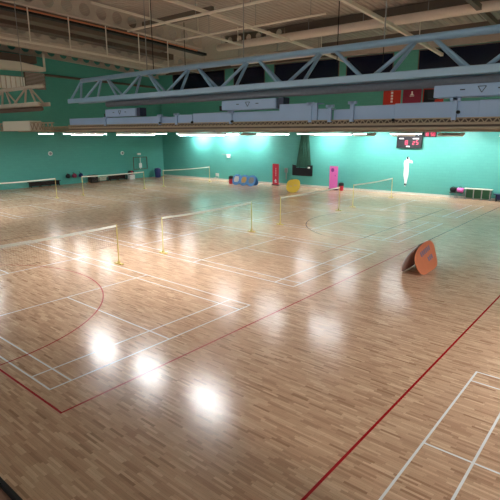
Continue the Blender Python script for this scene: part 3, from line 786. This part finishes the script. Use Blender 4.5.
# ------------------------------------------------------------------ things along the end wall at right
# chair with bag
def bench(label, P0, P1, h, dep, ms, ml, nrm, legs=3, skirt=None, name='bench'):
    P0 = Vector(P0); P1 = Vector(P1); d = (P1-P0).normalized(); nrm = Vector(nrm)
    mid = (P0+P1)/2; t = thing(name, label, 'bench', (mid.x, mid.y, 0))
    L_ = (P1-P0).length
    b = MB(); b.prism([P0+Vector((0,0,h-.05)), P1+Vector((0,0,h-.05)), P1+Vector((0,0,h)), P0+Vector((0,0,h))], nrm*dep); b.build('seat', ms, t, bevel=.01)
    for i in range(legs):
        q = P0+d*(L_*(.06+.88*i/(legs-1))); b = MB()
        b.bar(q+nrm*.04+Vector((0,0,.1)), q+nrm*(dep-.04)+Vector((0,0,.1)), .04); b.build('stretcher', ml, t)
        for s_ in (.04, dep-.04):
            b = MB(); b.bar(q+nrm*s_+Vector((0,0,.003)), q+nrm*s_+Vector((0,0,h-.05)), .05); b.build('leg', ml, t)
    if skirt:
        b = MB(); b.prism([P0+d*.1+nrm*.1+Vector((0,0,.1)), P1-d*.1+nrm*.1+Vector((0,0,.1)), P1-d*.1+nrm*.1+Vector((0,0,h-.06)), P0+d*.1+nrm*.1+Vector((0,0,h-.06))], nrm*.03*1); b.build('back_panel', skirt, t)
    return t
yA = ew(464,195,.3).y; yB = ew(492,195,.3).y
bench('long bench with a pale top and dark green back on the end wall, right', E(yB,0,.12), E(yA,0,.12), .84, .45, M['pale_seat'], M['grey'], en, 4, M['green_cloth'])
bench('low navy bench at the right edge of the photo', E(7.2-2.0,0,.12), E(yB-.12,0,.12), .55, .45, M['blue_bin'], M['black'], en, 3, M['blue_bin'])
def wchair(yc, label):
    t = thing('chair', label, 'chair', E(yc,0,.45), 'metal chairs beside the pale bench')
    b = MB(); b.prism([E(yc-.22,.44,.25),E(yc+.22,.44,.25),E(yc+.22,.48,.25),E(yc-.22,.48,.25)], en*.42); b.build('seat', M['black'], t, bevel=.01)
    b = MB(); b.prism([E(yc-.22,.55,.2),E(yc+.22,.55,.2),E(yc+.22,.82,.18),E(yc-.22,.82,.18)], en*.03); b.build('backrest', M['black'], t, bevel=.01)
    for s_ in (-.2,.2):
        for o_ in (.23,.64):
            b = MB(); b.bar(E(yc+s_,.003,o_), E(yc+s_,.8 if o_ < .3 else .45,o_), .025); b.build('leg', M['grey'], t)
wchair(11.35, 'grey metal chair holding a dark bag beside the pale bench')
wchair(10.83, 'grey metal chair holding a pink and black bag beside the pale bench')
def bag(c, sx_, sy_, sz_, mt, label, mtop=None):
    t = thing('sports_bag', label, 'bag', c); c = Vector(c); b = MB()
    b.tube([c+Vector((0,-sy_/2,sz_*.45)), c+Vector((0,-sy_*.4,sz_*.5)), c+Vector((0,sy_*.4,sz_*.5)), c+Vector((0,sy_/2,sz_*.45))], [sz_*.3,sz_*.5,sz_*.5,sz_*.3], 10)
    b.build('bag_body', mt, t, smooth=True)
    b = MB(); b.tube([c+Vector((0,-sy_*.2,sz_*.95)), c+Vector((0,-sy_*.1,sz_*1.2)), c+Vector((0,sy_*.1,sz_*1.2)), c+Vector((0,sy_*.2,sz_*.95))], .014, 6); b.build('handle', mtop or mt, t)
    return t
bag(E(11.35,.485,.45), .3, .44, .34, M['black'], 'black sports bag on the metal chair farther from the bench')
bag(E(10.83,.485,.45), .3, .44, .36, M['pink'], 'pink sports bag on the metal chair next to the pale bench', M['black'])
o = bag(E(10.45,.84,.3), .2, .2, .16, M['white'], 'small white bag on the left end of the pale bench') if False else None

# ------------------------------------------------------------------ things along the left wall
def lbench(px0, px1, h, ms, label, legs=3, skirt=None, py=186):
    xa = lw(px0, py, .2).x; xb = lw(px1, py, .2).x
    return bench(label, (xa, YL-.1, 0), (xb, YL-.1, 0), h, .4, ms, M['black'], (0,-1,0), legs, skirt), xa, xb
lbench(28, 60, .50, M['black'], 'long low dark bench on the left wall behind the leftmost far net', 4, M['black'])
lbench(97.5, 107.5, .48, M['pale_seat'], 'short pale bench on the left wall between dark bags and a dark bench', 2, M['pale_seat'])
lbench(108.5, 126.5, .52, M['black'], 'dark bench on the left wall right of the short pale bench', 3, M['black'])
x_ = lw(92.5, 183, .3).x
t = thing('equipment_chest', 'black equipment chest standing by the left wall behind the far net post', 'chest', (x_, YL-.5, 0))
b = MB(); b.box(x_-.42, x_+.42, YL-.75, YL-.2, .003, .68); b.build('chest_body', M['black'], t, bevel=.03)
b = MB(); b.box(x_-.44, x_+.44, YL-.77, YL-.18, .68, .76); b.build('lid', M['black'], t, bevel=.02)
b = MB(); b.tube([(x_-.12,YL-.77,.5),(x_-.12,YL-.81,.5),(x_+.12,YL-.81,.5),(x_+.12,YL-.77,.5)], .012, 6); b.build('handle', M['grey'], t)
x_ = lw(130.5, 180, .3).x
t = thing('storage_box', 'white storage box by the left wall at the right end of the dark bench', 'box', (x_, YL-.5, 0))
b = MB(); b.box(x_-.30, x_+.32, YL-.7, YL-.25, .003, .42); b.build('box_body', M['white'], t, bevel=.02)
b = MB(); b.box(x_-.32, x_+.34, YL-.72, YL-.23, .42, .47); b.build('lid', M['white'], t, bevel=.01)
t = thing('sports_bag', 'black sports bag with a red stripe on the white storage box', 'bag', (x_, YL-.48, .472))
b = MB(); b.tube([(x_-.33,YL-.48,.68),(x_-.26,YL-.48,.70),(x_+.26,YL-.48,.70),(x_+.33,YL-.48,.68)], [.12,.215,.215,.12], 10); b.build('bag_body', M['black'], t, smooth=True)
b = MB(); b.tube([(x_-.08,YL-.48,.70),(x_+.08,YL-.48,.70)], .222, 10); b.build('stripe', M['red'], t, smooth=True)
# coats and bags on wall hooks
def hookrow(px, label, mt, m2):
    q = lw(px, 175.5, .1); t = thing('kit_bag', label, 'bag', (q.x, YL-.15, .62), 'kit bags hung low on the left wall')
    b = MB(); b.tube([(q.x,YL-.27,.62),(q.x,YL-.28,.74),(q.x,YL-.26,.92),(q.x,YL-.22,1.0)], [.16,.24,.2,.08], 10); b.build('bag_body', mt, t, smooth=True)
    b = MB(); b.tube([(q.x-.06,YL-.22,.98),(q.x,YL-.02,1.12),(q.x+.06,YL-.22,.98)], .015, 6); b.build('strap', m2, t)
hookrow(67, 'black kit bag hung low on the left wall, left of the three', M['black'], M['grey'])
hookrow(73.5, 'dark red kit bag hung low on the left wall, middle of the three', M['maroon'], M['black'])
hookrow(80, 'navy kit bag hung low on the left wall, right of the three', M['blue_bin'], M['black'])
# wall-mounted folded goal frame
q0 = lw(133, 157.5, .2); q1 = lw(147, 168.5, .2)
t = thing('goal_frame', 'thin dark rectangular folding goal frame mounted on the left wall', 'goal frame', ((q0.x+q1.x)/2, YL, q1.z))
b = MB(); Yf = YL-.25
for z in (q0.z, q1.z): b.bar((q0.x,Yf,z), (q1.x,Yf,z), .06)
for x in (q0.x, q1.x): b.bar((x,Yf,q1.z), (x,Yf,q0.z), .06)
for x in (q0.x+.2, q1.x-.2): b.bar((x,Yf,q1.z), (x,YL-.01,q1.z), .05); b.bar((x,Yf,q0.z), (x,YL-.01,q0.z), .05)
b.build('frame', M['beam_dark'], t)
m_ = (q0.x+q1.x)/2
b = MB(); b.box(m_-.18, m_+.18, Yf-.02, Yf+.02, q1.z+.15, q1.z+.65); b.bar((m_, Yf, q1.z), (m_, Yf, q0.z), .04); b.build('backplate', M['white'], t)
for px, py, l in ((50,153.5,'round white wall speaker on the left wall, left one of two'), (122,153,'round white wall speaker on the left wall, right one of two')):
    q = lw(px, py, 0); t = thing('wall_speaker', l, 'speaker', (q.x, YL, q.z), 'round white speakers on the left wall')
    b = MB(); b.tube([(q.x,YL-.10,q.z),(q.x,YL-.003,q.z)], .20, 16); b.build('housing', M['white'], t)
    b = MB(); b.tube([(q.x,YL-.115,q.z),(q.x,YL-.10,q.z)], .13, 16); b.build('grille', M['grey'], t)
q = lw(138.5, 154, 0); t = thing('wall_lamp', 'small white fitting on the left wall above the goal frame', 'wall light', (q.x, YL, q.z))
b = MB(); b.box(q.x-.22, q.x+.22, YL-.14, YL-.003, q.z-.1, q.z+.1); b.build('housing', M['white'], t, bevel=.03)
q = ew(229, 156, 0); t = thing('wall_fitting', 'small white bracketed fitting on the end wall above the blue banners', 'wall fitting', (q.x, q.y, q.z))
b = MB(); b.prism([E(q.y-.22,q.z-.18,0),E(q.y+.22,q.z-.18,0),E(q.y+.22,q.z+.18,0),E(q.y-.22,q.z+.18,0)], en*.12); b.build('housing', M['white'], t, bevel=.02)
b = MB(); b.bar(E(q.y+.22,q.z+.1,.05), E(q.y+.9,q.z+.16,.05), .05); b.build('arm', M['grey'], t)

# ------------------------------------------------------------------ camera, world, colour
cd = bpy.data.cameras.new('camera'); co = bpy.data.objects.new('camera', cd); C.objects.link(co)
cd.sensor_width = 36; cd.sensor_fit = 'HORIZONTAL'; cd.lens = F/500*36; cd.clip_start = .05; cd.clip_end = 200
co.location = CAM; co.rotation_euler = (ray(250, 250)).to_track_quat('-Z', 'Y').to_euler()
bpy.context.scene.camera = co
w = bpy.data.worlds.new('world'); bpy.context.scene.world = w; w.use_nodes = True
w.node_tree.nodes['Background'].inputs['Color'].default_value = (.02,.025,.04,1); w.node_tree.nodes['Background'].inputs['Strength'].default_value = .3
vs = bpy.context.scene.view_settings; vs.view_transform = 'Standard'; vs.look = 'None'; vs.gamma = 1; vs.use_curve_mapping = False
vs.exposure = 1.2
